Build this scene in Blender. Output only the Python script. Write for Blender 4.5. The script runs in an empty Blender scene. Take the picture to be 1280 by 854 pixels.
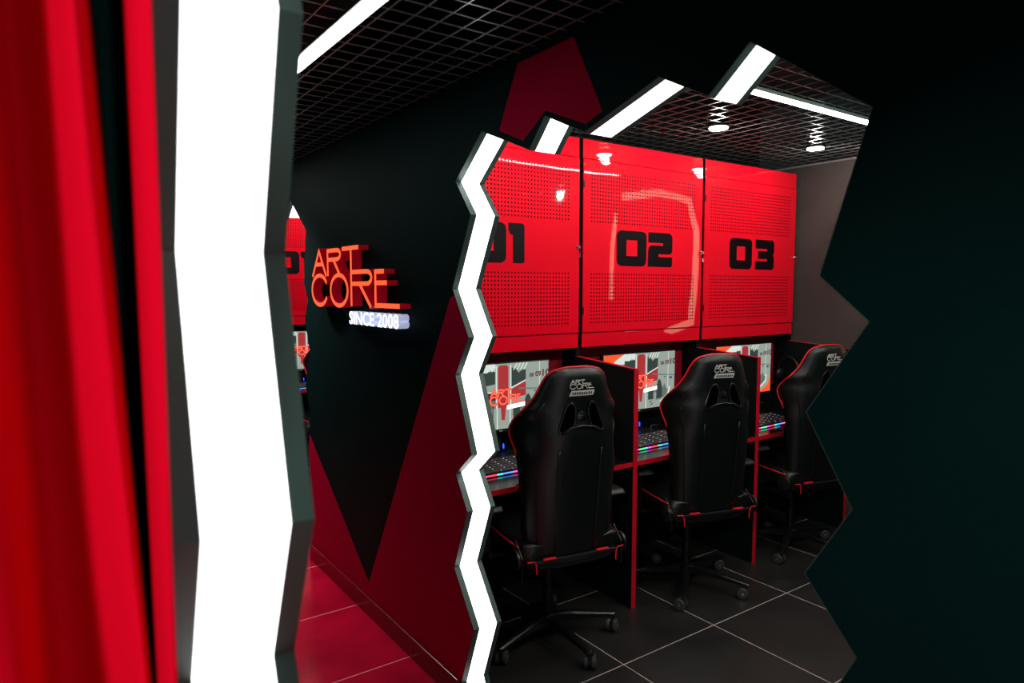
import bpy, bmesh, math, random
from mathutils import Vector, Matrix
from mathutils.geometry import tessellate_polygon
random.seed(7)
S = bpy.context.scene
COL = S.collection
R = math.radians

# ------------------------------------------------------------------ materials
def mat(name, col, rough=.5, metal=0, emit=None, es=0, coat=0, spec=.5, bump=None, var=None):
    m = bpy.data.materials.new(name); m.use_nodes = True
    nt = m.node_tree; b = nt.nodes['Principled BSDF']
    b.inputs['Base Color'].default_value = (*col, 1)
    b.inputs['Roughness'].default_value = rough
    b.inputs['Metallic'].default_value = metal
    b.inputs['Specular IOR Level'].default_value = spec
    if coat:
        b.inputs['Coat Weight'].default_value = coat; b.inputs['Coat Roughness'].default_value = .03
    if emit:
        b.inputs['Emission Color'].default_value = (*emit, 1); b.inputs['Emission Strength'].default_value = es
    if bump or var:
        tc = nt.nodes.new('ShaderNodeTexCoord')
    if bump:
        n = nt.nodes.new('ShaderNodeTexNoise'); n.inputs['Scale'].default_value = bump[0]; n.inputs['Detail'].default_value = 4
        bp = nt.nodes.new('ShaderNodeBump'); bp.inputs['Strength'].default_value = bump[1]; bp.inputs['Distance'].default_value = bump[2] if len(bump) > 2 else .01
        nt.links.new(tc.outputs['Object'], n.inputs['Vector']); nt.links.new(n.outputs['Fac'], bp.inputs['Height'])
        nt.links.new(bp.outputs['Normal'], b.inputs['Normal'])
    if var:
        n = nt.nodes.new('ShaderNodeTexNoise'); n.inputs['Scale'].default_value = var[0]; n.inputs['Detail'].default_value = 5
        r = nt.nodes.new('ShaderNodeValToRGB')
        r.color_ramp.elements[0].position = .3; r.color_ramp.elements[1].position = .7
        r.color_ramp.elements[0].color = (*[c*(1-var[1]) for c in col], 1); r.color_ramp.elements[1].color = (*[c*(1+var[1]) for c in col], 1)
        nt.links.new(tc.outputs['Object'], n.inputs['Vector']); nt.links.new(n.outputs['Fac'], r.inputs['Fac'])
        nt.links.new(r.outputs['Color'], b.inputs['Base Color'])
    return m

M = {}
M['wall'] = mat('black_teal_paint', (.0014, .0125, .0120), .62, spec=.05, bump=(60, .15), var=(3, .12))
M['wall'].node_tree.nodes['Principled BSDF'].inputs['Specular Tint'].default_value = (.3, 1, .95, 1)
M['wallred'] = mat('dark_red_paint', (.44, .001, .036), .7, spec=.03, bump=(60, .15))
M['greywall'] = mat('charcoal_plaster', (.047, .044, .041), .6, spec=.3, bump=(8, .3, .02), var=(2.2, .25))
M['frame'] = mat('dark_grey_powder_coat', (.046, .088, .076), .45, metal=.3, spec=.5, var=(6, .1))
M['led'] = mat('lit_white_diffuser', (.9, .9, .9), .4, emit=(1, 1, 1), es=3.0)
M['streak'] = mat('lit_warm_diffuser', (.9, .9, .9), .4, emit=(1, .62, .4), es=3)
M['lamp'] = mat('lit_lamp_cover', (.9, .9, .9), .4, emit=(1, .99, .96), es=26)
M['halllamp'] = mat('lit_hall_lamp_cover', (.9, .9, .9), .4, emit=(1, .99, .97), es=10)
M['bulb'] = mat('lit_spot_lens', (.9, .9, .9), .4, emit=(1, .97, .9), es=40)
M['ceil'] = mat('black_slab', (.006, .008, .008), .8)
M['grid'] = mat('grey_metal_grid', (.085, .08, .08), .3, metal=.4, spec=.6)
M['hallgrid'] = mat('grey_metal_grid_hall', (.36, .38, .38), .28, metal=.7, spec=.6)
M['alu'] = mat('brushed_aluminium', (.35, .35, .35), .35, metal=.6)
M['blackmetal'] = mat('black_metal', (.012, .013, .013), .32, metal=.5, spec=.6)
M['blackplastic'] = mat('black_plastic', (.010, .011, .012), .38)
M['glossblack'] = mat('gloss_black_plastic', (.006, .006, .007), .12)
M['chrome'] = mat('chrome', (.7, .7, .7), .15, metal=1)
M['leather'] = mat('black_leather', (.0012, .0042, .0038), .38, spec=.5, bump=(220, .12, .002))
M['piping'] = mat('red_piping', (.75, .005, .02), .45)
M['rededge'] = mat('red_edge_band', (.62, .004, .02), .4)
M['panel'] = mat('black_laminate', (.0025, .006, .006), .55, spec=.12)
M['desktop'] = mat('gloss_black_laminate', (.005, .007, .008), .12, spec=.4)
M['backred'] = mat('red_back_board', (.42, .003, .02), .5)
M['curtain'] = mat('red_curtain_cloth', (.74, .001, .020), .8, spec=.03, bump=(400, .25, .002))
M['numblack'] = mat('black_vinyl', (.004, .002, .003), .5, spec=.1)
M['logo'] = mat('pale_grey_print', (.62, .64, .62), .5)
M['logodark'] = mat('dark_print', (.05, .05, .05), .5)
M['letterface'] = mat('lit_orange_red_face', (.9, .1, .05), .4, emit=(1.0, .115, .035), es=1.15)
M['letterside'] = mat('glowing_red_acrylic_side', (.35, .002, .012), .35, emit=(1, .0, .03), es=.11)
M['whiteface'] = mat('lit_white_letter', (.9, .9, .9), .4, emit=(.86, .93, 1), es=1.8)
M['whiteside'] = mat('glowing_pale_letter_side', (.6, .65, .8), .4, emit=(.55, .62, .9), es=.55)
M['rubber'] = mat('grey_rubber', (.035, .038, .038), .5)
M['hub'] = mat('grey_hub', (.35, .36, .36), .3, metal=.8)
M['key'] = mat('black_keycap', (.03, .03, .032), .35)
def emi(name, c, s=1):
    return mat('lit_' + name, (0, 0, 0), .6, emit=c, es=s)

def red_door():
    m = mat('perforated_red_steel', (.90, .0012, .018), .5, coat=1.0, spec=.05)
    nt = m.node_tree; b = nt.nodes['Principled BSDF']; L = nt.links.new
    tc = nt.nodes.new('ShaderNodeTexCoord'); sp = nt.nodes.new('ShaderNodeSeparateXYZ'); L(tc.outputs['Object'], sp.inputs[0])
    def ma(op, a, bb=None, c=None):
        n = nt.nodes.new('ShaderNodeMath'); n.operation = op
        for i, v in enumerate((a, bb, c)):
            if v is None: continue
            if isinstance(v, (int, float)): n.inputs[i].default_value = v
            else: L(v, n.inputs[i])
        return n.outputs[0]
    p = .0204
    def fr(o, off):
        return ma('SUBTRACT', ma('FRACT', ma('DIVIDE', ma('ADD', o, off), p)), .5)
    x, z = sp.outputs['X'], sp.outputs['Z']       # object origin: door's lower left corner
    dx, dz = fr(x, -.05), fr(z, -.045)
    d = ma('SQRT', ma('ADD', ma('MULTIPLY', dx, dx), ma('MULTIPLY', dz, dz)))
    dot = ma('LESS_THAN', d, .235)
    inx = ma('MULTIPLY', ma('GREATER_THAN', x, .05), ma('LESS_THAN', x, .05 + 42*p))
    z1 = ma('MULTIPLY', ma('GREATER_THAN', z, .045), ma('LESS_THAN', z, .045 + 14*p + .0005))
    z2 = ma('MULTIPLY', ma('GREATER_THAN', z, .045 + 27*p), ma('LESS_THAN', z, .045 + 41*p + .0005))
    f = ma('MULTIPLY', ma('MULTIPLY', dot, inx), ma('ADD', z1, z2))
    mx = nt.nodes.new('ShaderNodeMix'); mx.data_type = 'RGBA'
    mx.inputs['A'].default_value = (.90, .0012, .018, 1); mx.inputs['B'].default_value = (.012, .002, .003, 1)
    L(f, mx.inputs['Factor']); L(mx.outputs['Result'], b.inputs['Base Color'])
    L(ma('SUBTRACT', 1.0, f), b.inputs['Coat Weight'])
    n = nt.nodes.new('ShaderNodeTexNoise'); n.inputs['Scale'].default_value = 2.2; n.inputs['Detail'].default_value = 1
    L(tc.outputs['Object'], n.inputs['Vector'])
    bp = nt.nodes.new('ShaderNodeBump'); bp.inputs['Strength'].default_value = .35; bp.inputs['Distance'].default_value = .012
    L(n.outputs['Fac'], bp.inputs['Height']); L(bp.outputs['Normal'], b.inputs['Coat Normal']); 
    return m
M['door'] = red_door()
M['redsteel'] = mat('red_steel', (.90, .0012, .018), .5, coat=1.0, spec=.05)

def tile(name, base, grout, rough, x0, y0, p=.6, g=.0022, spec=.5):
    m = mat(name, base, rough, spec=spec)
    nt = m.node_tree; b = nt.nodes['Principled BSDF']; L = nt.links.new
    tc = nt.nodes.new('ShaderNodeTexCoord'); sp = nt.nodes.new('ShaderNodeSeparateXYZ'); L(tc.outputs['Object'], sp.inputs[0])
    def ma(op, a, bb=None):
        n = nt.nodes.new('ShaderNodeMath'); n.operation = op
        for i, v in enumerate((a, bb)):
            if v is None: continue
            if isinstance(v, (int, float)): n.inputs[i].default_value = v
            else: L(v, n.inputs[i])
        return n.outputs[0]
    def near(o, off):
        f = ma('FRACT', ma('DIVIDE', ma('ADD', o, 10*p - off), p))
        return ma('LESS_THAN', ma('SUBTRACT', .5, ma('ABSOLUTE', ma('SUBTRACT', f, .5))), g/p)
    f = ma('MAXIMUM', near(sp.outputs['X'], x0), near(sp.outputs['Y'], y0))
    n = nt.nodes.new('ShaderNodeTexNoise'); n.inputs['Scale'].default_value = 3.5; n.inputs['Detail'].default_value = 6
    L(tc.outputs['Object'], n.inputs['Vector'])
    r = nt.nodes.new('ShaderNodeValToRGB'); r.color_ramp.elements[0].position = .3; r.color_ramp.elements[1].position = .72
    r.color_ramp.elements[0].color = (*[c*.7 for c in base], 1); r.color_ramp.elements[1].color = (*[c*1.25 for c in base], 1)
    L(n.outputs['Fac'], r.inputs['Fac'])
    mx = nt.nodes.new('ShaderNodeMix'); mx.data_type = 'RGBA'
    L(r.outputs['Color'], mx.inputs['A']); mx.inputs['B'].default_value = (*grout, 1); L(f, mx.inputs['Factor'])
    L(mx.outputs['Result'], b.inputs['Base Color'])
    rr = ma('ADD', rough, ma('MULTIPLY', f, .4)); L(rr, b.inputs['Roughness'])
    return m
M['floor'] = tile('black_porcelain_tile', (.020, .0195, .019), (.62, .5, .47), .36, 2.012, 2.022, g=.0018)
M['floorred'] = tile('red_porcelain_tile', (.52, .003, .032), (.85, .4, .42), .16, .812, 2.012, g=.0018)

# ------------------------------------------------------------------ mesh helper
class MB:
    def __init__(s): s.bm = bmesh.new()
    def face(s, pts, mi=0):
        vs = [s.bm.verts.new(p) for p in pts]
        f = s.bm.faces.new(vs); f.material_index = mi; return f
    def box(s, a, b, mi=0, T=None):
        x0, y0, z0 = a; x1, y1, z1 = b
        P = [(x0,y0,z0),(x1,y0,z0),(x1,y1,z0),(x0,y1,z0),(x0,y0,z1),(x1,y0,z1),(x1,y1,z1),(x0,y1,z1)]
        if T: P = [T @ Vector(p) for p in P]
        v = [s.bm.verts.new(p) for p in P]
        for q in ((0,3,2,1),(4,5,6,7),(0,1,5,4),(1,2,6,5),(2,3,7,6),(3,0,4,7)):
            s.bm.faces.new([v[i] for i in q]).material_index = mi
        return s
    def tube(s, pts, r, n=8, closed=False, mi=0, caps=True, rs=None):
        pts = [Vector(p) for p in pts]; k = len(pts); rings = []
        up = None
        for i, p in enumerate(pts):
            if closed: t = pts[(i+1) % k] - pts[i-1]
            else: t = pts[min(i+1, k-1)] - pts[max(i-1, 0)]
            t.normalize()
            if up is None:
                up = Vector((0,0,1)) if abs(t.z) < .9 else Vector((1,0,0))
            a = t.cross(up); a.normalize(); b = t.cross(a)
            up = b.cross(t) if False else up
            if abs(t.dot(up)) > .95: up = Vector((1,0,0)) if abs(t.x) < .9 else Vector((0,1,0)); a = t.cross(up).normalized(); b = t.cross(a)
            rr = rs[i] if rs else r
            rings.append([s.bm.verts.new(p + a*math.cos(2*math.pi*j/n)*rr + b*math.sin(2*math.pi*j/n)*rr) for j in range(n)])
        for i in range(k if closed else k-1):
            A, B = rings[i], rings[(i+1) % k]
            off = 0
            if closed or True:   # match nearest vertex to avoid twists
                off = min(range(n), key=lambda o: (A[0].co - B[o].co).length)
            for j in range(n):
                f = s.bm.faces.new([A[j], A[(j+1) % n], B[(j+1+off) % n], B[(j+off) % n]]); f.material_index = mi
        if not closed and caps:
            for rg in (rings[0], rings[-1]):
                try: s.bm.faces.new(rg).material_index = mi
                except ValueError: pass
        return s
    def lathe(s, prof, c=(0,0,0), axis='Z', n=24, mi=0):
        c = Vector(c); rings = []
        for r, h in prof:
            ring = []
            for j in range(n):
                a = 2*math.pi*j/n; u, v = math.cos(a)*max(r, 1e-5), math.sin(a)*max(r, 1e-5)
                p = {'Z': (u, v, h), 'X': (h, u, v), 'Y': (u, h, v)}[axis]
                ring.append(s.bm.verts.new(c + Vector(p)))
            rings.append(ring)
        for A, B in zip(rings, rings[1:]):
            for j in range(n): s.bm.faces.new([A[j], A[(j+1) % n], B[(j+1) % n], B[j]]).material_index = mi
        for rg in (rings[0], rings[-1]): s.bm.faces.new(rg).material_index = mi
        return s
    def prism(s, loops, f, c0, c1, mi=0, mcap=None):
        """loops of 2D points (first outer, rest holes) extruded from c0 to c1; f maps (a,b,c) to 3D; cap at c0 takes mcap"""
        mcap = mi if mcap is None else mcap
        flat = [p for l in loops for p in l]
        tris = tessellate_polygon([[Vector((p[0], p[1], 0)) for p in l] for l in loops])
        A = [s.bm.verts.new(f(p[0], p[1], c0)) for p in flat]; B = [s.bm.verts.new(f(p[0], p[1], c1)) for p in flat]
        for t in tris:
            try:
                s.bm.faces.new([A[i] for i in t]).material_index = mcap
                s.bm.faces.new([B[i] for i in reversed(t)]).material_index = mi
            except ValueError: pass
        o = 0
        for l in loops:
            k = len(l)
            for i in range(k):
                a, b = o+i, o+(i+1) % k
                s.bm.faces.new([A[a], A[b], B[b], B[a]]).material_index = mi
            o += k
        return s
    def build(s, name, mats, parent=None, smooth=False, bevel=0, sub=0, loc=None, rot=None, recalc=True, shade_angle=None):
        if recalc: bmesh.ops.recalc_face_normals(s.bm, faces=s.bm.faces[:])
        me = bpy.data.meshes.new(name); s.bm.to_mesh(me); s.bm.free()
        for m in (mats if isinstance(mats, (list, tuple)) else [mats]): me.materials.append(m)
        o = bpy.data.objects.new(name, me); COL.objects.link(o)
        if parent: o.parent = parent
        if loc: o.location = loc
        if rot: o.rotation_euler = rot
        if smooth:
            for p in me.polygons: p.use_smooth = True
            if shade_angle:
                for e in me.edges: pass
                me.set_sharp_from_angle(angle=R(shade_angle))
        if bevel:
            b = o.modifiers.new('bevel', 'BEVEL'); b.width = bevel; b.segments = 2; b.limit_method = 'ANGLE'
        if sub:
            q = o.modifiers.new('sub', 'SUBSURF'); q.levels = sub; q.render_levels = sub
        return o

def tag(o, label=None, cat=None, group=None, kind=None):
    if label: o['label'] = label
    if cat: o['category'] = cat
    if group: o['group'] = group
    if kind: o['kind'] = kind
    return o
def thing(name, loc, label, cat, group=None, rz=0):
    o = bpy.data.objects.new(name, None); COL.objects.link(o); o.empty_display_size = .1
    o.location = loc; o.rotation_euler = (0, 0, rz)
    return tag(o, label, cat, group)
def copy_tree(o, parent=None):
    c = o.copy(); COL.objects.link(c)
    if parent is not None: c.parent = parent
    for ch in list(o.children): copy_tree(ch, c)
    return c
def dup(o, loc, label, rz=None, group=None):
    c = copy_tree(o); c.location = loc
    if rz is not None: c.rotation_euler = (0, 0, rz)
    c['label'] = label
    if group: c['group'] = group
    return c

def offset(pts, d, closed=False):
    """mitred offset of a 2D polyline; positive d is to the right of travel"""
    k = len(pts); out = []
    for i in range(k):
        def nrm(a, b):
            dx, dy = b[0]-a[0], b[1]-a[1]; l = math.hypot(dx, dy); return (dy/l, -dx/l)
        ns = []
        if closed or i > 0: ns.append(nrm(pts[i-1], pts[i]))
        if closed or i < k-1: ns.append(nrm(pts[i], pts[(i+1) % k]))
        if len(ns) == 1: n = ns[0]; sc = 1
        else:
            n = (ns[0][0]+ns[1][0], ns[0][1]+ns[1][1]); l = math.hypot(*n) or 1e-6; n = (n[0]/l, n[1]/l)
            sc = min(1/max(n[0]*ns[0][0]+n[1]*ns[0][1], .3), 2.5)
        out.append((pts[i][0]+n[0]*d*sc, pts[i][1]+n[1]*d*sc))
    return out
def stroke(pts, w, closed=False):
    if closed: return [offset(pts, -w/2, True), offset(pts, w/2, True)]
    return [offset(pts, -w/2) + offset(pts, w/2)[::-1]]
def arc(cx, cy, rx, ry, a0, a1, n=24):
    return [(cx+rx*math.cos(R(a0+(a1-a0)*i/n)), cy+ry*math.sin(R(a0+(a1-a0)*i/n))) for i in range(n+1)]

# strokes of the ART CORE lettering (a to the right, b up, in metres on the wall sign)
_O = arc(.482, .112, .115, .076, 0, 360, 32)[:-1]
LET = [
    ('A', [([(.098,.185),(.203,.318),(.306,.185)], 0), ([(.148,.248),(.258,.248)], 0)]),
    ('R', [([(.331,.185),(.331,.323)], 0), ([(.341,.313),(.455,.313)] + arc(.455,.290,.052,.023,80,-80,8) + [(.341,.267)], 0), ([(.412,.266),(.492,.193)], 0)]),
    ('T', [([(.531,.314),(.738,.314)], 0), ([(.644,.314),(.644,.036)], 0)]),
    ('C', [(arc(.204,.112,.118,.078,28,332,28), 0)]),
    ('O', [(_O, 1)]),
    ('R', [([(.645,.199),(.83,.199)] + arc(.83,.171,.052,.028,80,-80,8) + [(.648,.143)], 0), ([(.745,.142),(.874,.036)], 0)]),
    ('E', [([(1.017,.196),(.925,.196),(.925,.046),(1.169,.046)], 0), ([(.925,.146),(1.046,.146)], 0)]),
]
def lettering(mb, f, w, c0, c1, mi=0, mcap=None, only=None):
    for i, (n, ss) in enumerate(LET):
        if only is not None and i != only: continue
        for pts, cl in ss: mb.prism(stroke(pts, w, bool(cl)), f, c0, c1, mi, mcap)
    return mb
def text_bm(body, height, extrude, bold=0, width=None):
    """Blender's built-in font turned into mesh; returns bmesh with x right, y up, z depth, lower left at 0"""
    cu = bpy.data.curves.new('t', 'FONT'); cu.body = body; cu.size = 1; cu.extrude = extrude; cu.offset = bold; cu.resolution_u = 3
    ob = bpy.data.objects.new('t', cu); COL.objects.link(ob)
    dg = bpy.context.evaluated_depsgraph_get(); me = bpy.data.meshes.new_from_object(ob.evaluated_get(dg))
    bm = bmesh.new(); bm.from_mesh(me); bpy.data.objects.remove(ob); bpy.data.curves.remove(cu); bpy.data.meshes.remove(me)
    xs = [v.co.x for v in bm.verts]; ys = [v.co.y for v in bm.verts]
    sy = height/(max(ys)-min(ys)); sx = (width/(max(xs)-min(xs))) if width else sy
    mx, my = min(xs), min(ys)
    for v in bm.verts: v.co.x = (v.co.x-mx)*sx; v.co.y = (v.co.y-my)*sy
    return bm
def add_bm(mb, bm, f, mi=0):
    mp = {}
    for v in bm.verts: mp[v] = mb.bm.verts.new(f(*v.co))
    for fc in bm.faces:
        try: mb.bm.faces.new([mp[v] for v in fc.verts]).material_index = mi
        except ValueError: pass
    bm.free()

# ------------------------------------------------------------------ layout numbers (metres)
DW = 1.294; WT = .126                 # hall wall front plane, thickness
PITCH = 3.22                          # second bay
XS = (1.42, 2.42, 3.417)              # left edges of the three stations
LY = 2.80                             # locker fronts
XE = 4.43                             # end wall
HZ, IZ = 2.36, 2.478                  # grid heights: hall, gaming room
FY = 2.372                            # desk/divider front

# ------------------------------------------------------------------ structure
def struct(o): o['kind'] = 'structure'; return o
mb = MB(); mb.box((DW+.06, -1.6, -.05), (XE+.1, 8.0, 0)); struct(mb.build('floor', M['floor']))
mb = MB(); mb.box((-2.2, -1.6, -.05), (DW+.06, 8.0, 0)); struct(mb.build('floor_hall', M['floorred']))
mb = MB(); mb.box((-2.2, -1.6, 2.95), (XE+.1, 8.0, 3.0)); struct(mb.build('ceiling', M['ceil']))

LEFT = [(2.15, 0), (2.187, .085), (2.092, .339), (2.236, .533), (2.135, .783), (2.219, .911), (2.102, 1.008), (2.217, 1.292),
        (2.120, 1.442), (2.235, 1.620), (2.101, 1.886), (2.208, 2.017), (2.025, 2.166)]
TOP = [(1.749, 2.058), (1.668, 2.146), (1.485, 2.063), (1.205, 2.146), (1.053, 2.065), (.943, 2.156), (.671, 1.958)]
RIGHT = [(.764, 1.646), (.661, 1.558), (.783, 1.366), (.679, 1.188), (.774, 1.025), (.659, .894), (.77, .66), (.68, .50), (.78, .26), (.70, 0)]
OPEN1 = LEFT + TOP + RIGHT
RIGHT2 = [(p[0]-.671+3.91, p[1]) for p in TOP[:-1]] + [(3.905, 1.958), (3.961, 1.648), (3.896, 1.555), (3.962, 1.437), (3.882, 1.254), (3.976, 1.046), (3.895, .876), (3.948, .675), (3.92, .45), (3.955, .236), (3.977, 0)]
OPEN2 = [(p[0]+PITCH, p[1]) for p in LEFT] + RIGHT2
outl = [(-1.6, 0), (-1.6, 2.95), (8.0, 2.95), (8.0, 0)]
# outline travels: floor left end -> top -> far end -> floor -> opening 2 -> opening 1 -> start
wall_loop = outl + OPEN2 + OPEN1
fx = lambda a, b, c: (c, a, b)
mb = MB(); mb.prism([wall_loop], fx, DW, DW+WT)
POLYA = [(3.91, .754), (3.078, .166), (3.045, .10), (4.02, .10), (4.02, .754), (4.02, 1.0)]
POLYA = [(4.02, .832), (3.05, .146), (2.98, .09), (4.02, .09)]
POLYB = [(3.12, .09), (2.249, 1.587), (2.20, 1.60), (1.9, 1.5), (1.9, .09)]
PC = [(1.925, 2.118), (1.916, 2.146), (1.81, 2.338), (1.535, 2.339), (1.411, 2.105), (1.48, 2.084), (1.664, 2.16), (1.779, 2.09), (1.90, 2.136)]
PC1 = [(1.916, 2.146), (1.81, 2.338), (1.664, 2.3385), (1.664, 2.16), (1.779, 2.09)]
PC2 = [(1.664, 2.3385), (1.535, 2.339), (1.411, 2.105), (1.48, 2.084), (1.664, 2.16)]
for poly in (POLYA, POLYB, PC1, PC2):
    for i in range(len(poly)):
        a, b = poly[i], poly[(i+1) % len(poly)]
        n = Vector((0, b[1]-a[1], -(b[0]-a[0])))
        if n.length < 1e-6: continue
        bmesh.ops.bisect_plane(mb.bm, geom=mb.bm.verts[:]+mb.bm.edges[:]+mb.bm.faces[:], plane_co=(0, a[0], a[1]), plane_no=n.normalized(), dist=1e-5)
def inside(p, poly):
    c = False
    for i in range(len(poly)):
        (x1, y1), (x2, y2) = poly[i], poly[i-1]
        if (y1 > p[1]) != (y2 > p[1]) and p[0] < (x2-x1)*(p[1]-y1)/(y2-y1)+x1: c = not c
    return c
for f in mb.bm.faces:
    c = f.calc_center_median()
    if abs(c.x-DW) < 1e-4 and any(inside((c.y, c.z), q) for q in (POLYA, POLYB, PC1, PC2)): f.material_index = 1
struct(mb.build('wall_front', [M['wall'], M['wallred']]))
# tiled baseboard on the hall side
mb = MB()
for a, b in ((2.2, 2.6105), (2.6135, 3.2175), (3.2205, 3.94)):
    mb.box((DW-.011, a, 0), (DW-.0005, b, .094))
struct(mb.build('baseboard_hall', mat('dark_red_tile', (.20, .003, .014), .25), bevel=.003))
mb = MB(); mb.box((DW-.009, 2.2, .002), (DW-.0008, 3.94, .0905))
struct(mb.build('trim_1', mat('pale_grout', (.5, .3, .3), .6)))

# room walls
mb = MB(); mb.box((XE, -1.6, 0), (XE+.1, 8.0, IZ)); struct(mb.build('wall_right', M['greywall']))
mb = MB(); mb.box((DW+WT, 3.12, 0), (XE, 3.22, 2.95)); mb.box((DW+WT, 2.946, 0), (XE, 3.119, 1.2985)); struct(mb.build('wall_back', M['panel']))
mb = MB(); mb.box((DW+WT, 6.34, 0), (XE, 6.44, 2.95)); struct(mb.build('wall_back_far', M['panel']))
mb = MB(); mb.box((DW+WT, -.20, 0), (XE, -.10, 2.95)); struct(mb.build('wall_side', M['wall']))
mb = MB(); mb.box((-2.2, 7.9, 0), (DW, 8.0, 2.95)); struct(mb.build('wall_end', M['wall']))
mb = MB(); mb.box((-2.2, -1.7, 0), (DW, -1.6, 2.95)); struct(mb.build('wall_near', M['wall']))
mb = MB(); mb.box((-2.3, -1.6, 0), (-2.2, 8.0, 2.95)); struct(mb.build('wall_left', M['wall']))
mb = MB(); mb.box((DW+WT+.002, 2.934, .925), (XE-.002, 2.945, 1.2985)); struct(mb.build('trim_2', M['backred']))

# wire ceilings
def wire(name, x0, x1, y0, y1, z, p, t, ox=0, oy=0):
    mb = MB()
    n = int((x1-x0)/p)
    for i in range(n+1):
        x = x0+ox+i*p
        if x < x1: mb.box((x-t/2, y0, z), (x+t/2, y1, z+.004))
    n = int((y1-y0)/p)
    for i in range(n+1):
        y = y0+oy+i*p
        if y < y1: mb.box((x0, y-t/2, z+.0005), (x1, y+t/2, z+.0035))
    return struct(mb.build(name, M['hallgrid' if 'hall' in name else 'grid'], recalc=False))
wire('ceiling_grid_hall', .21, DW-.004, -1.55, 7.9, HZ, .0765, .0032, ox=.058, oy=.05)
wire('ceiling_grid_room', DW+WT+.003, XE-.003, -.09, 3.11, IZ, .0857, .0034)
wire('ceiling_grid_room_far', DW+WT+.003, XE-.003, 3.225, 6.33, IZ, .0857, .0034)

# ------------------------------------------------------------------ lit portals
def portal(name, poly, x0, loc_y, label, es_mat):
    t = thing(name, (x0, loc_y, 0), label, 'light frame', 'zigzag light frames')
    P = [(p[0]-loc_y, p[1]) for p in poly]
    # travelling up the left jamb (-y on the inside): in (y,z) the inside is on the left, so offsets are negative
    mb = MB()
    a, b = P, offset(P, -.0018)
    mb.prism([a + b[::-1]], fx, .0005, WT-.0005)
    mb.build('frame_lining', M['frame'], t)
    c = offset(P, -.0024)
    mb = MB(); mb.prism([offset(P, -.0019) + c[::-1]], fx, .0255, .103)
    mb.build('light_strip', es_mat, t)
    return t
portal('portal_light', OPEN1, DW, 1.43, 'zigzag white light frame around the jagged opening before the three numbered lockers', M['led'])
portal('portal_light', OPEN2, DW, 4.65, 'distant zigzag light frame, only its white tip showing beside the foreground strip', M['led'])
# foreground portal (the camera stands just in front of it)
X0, T0 = .083, .126
FG = [(.66, 0), (.60, .22), (.69, .48), (.612, .74), (.70, .97), (.695, 1.24), (.621, 1.402), (.692, 1.655), (.620, 1.865), (.69, 2.05), (.60, 2.20),
      (.30, 2.12), (.05, 2.22), (-.22, 2.12), (-.52, 2.20), (-.46, 1.95), (-.55, 1.70), (-.47, 1.42), (-.56, 1.18), (-.47, .9), (-.55, .6), (-.48, .3), (-.52, 0)]
FG[4] = (.61, 1.05)
FG = [(p[0]+(.004 if p[0] > 0 else 0), p[1]) for p in FG]
wl = [(-1.6, 0), (-1.6, 2.95), (7.9, 2.95), (7.9, 0)] + FG
mb = MB(); mb.prism([wl], fx, X0, X0+T0); struct(mb.build('wall_entrance', M['wall']))
portal('portal_light', FG, X0, .05, 'huge white zigzag light strip in the foreground beside the red curtain', M['led'])

# ------------------------------------------------------------------ lamps
def linear_lamp(loc, length, w, h, axis, label):
    t = thing('linear_lamp', loc, label, 'ceiling lamp')
    if axis == 'Y':
        MB().box((-w/2-.007, -length/2, .004), (w/2+.007, length/2, h)).build('housing', M['alu'], t)
        MB().box((-w/2+.001, -length/2+.003, 0), (w/2-.001, length/2-.003, .0038)).build('diffuser', M['halllamp'], t)
    else:
        MB().box((-length/2, -w/2-.007, .001), (length/2, w/2+.007, .014)).build('housing', M['frame'], t)
        MB().box((-length/2+.003, -w/2+.001, 0), (length/2-.003, w/2-.001, .0038)).build('diffuser', M['lamp'], t)
    return t
linear_lamp((.742, 4.15, HZ-.012), 5.3, .046, .05, 'Y', 'long white strip lamp set in the wire ceiling of the passage, upper left')
linear_lamp((2.80, 1.835, IZ-.02), 1.62, .05, .05, 'X', 'white tube lamp in the wire ceiling seen through the opening, upper right')
linear_lamp((2.80, 1.835+PITCH, IZ-.02), 1.62, .05, .05, 'X', 'strip lamp in the ceiling of the far room')

def spot():
    t = thing('spot_lamp', (0, 0, 0), 'x', 'spotlight', 'round ceiling spotlights')
    MB().lathe([(.050, .0), (.058, .0), (.058, .07), (.050, .075)], n=24).build('can', M['blackmetal'], t, smooth=True, shade_angle=40)
    MB().lathe([(.046, -.006), (.0475, -.001), (.0475, -.0005)], n=24).build('lens', M['bulb'], t)
    return t
sp0 = spot(); sp0.location = (2.99, 2.36, IZ-.012); sp0['label'] = 'left of the two glowing round spotlights in the wire ceiling'
dup(sp0, (3.90, 2.36, IZ-.012), 'right of the two glowing round spotlights, nearer the grey end wall')
for i, (x, y) in enumerate(((3.0, .85), (3.85, .85), (2.05, .85), (2.05, 2.36))):
    dup(sp0, (x, y, IZ-.012), 'round spotlight of the room ceiling, mirrored in a locker door')
for x in (2.05, 2.99): dup(sp0, (x, 2.36+PITCH, IZ-.012), 'round spotlight of the far room ceiling, hidden from view')

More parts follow.
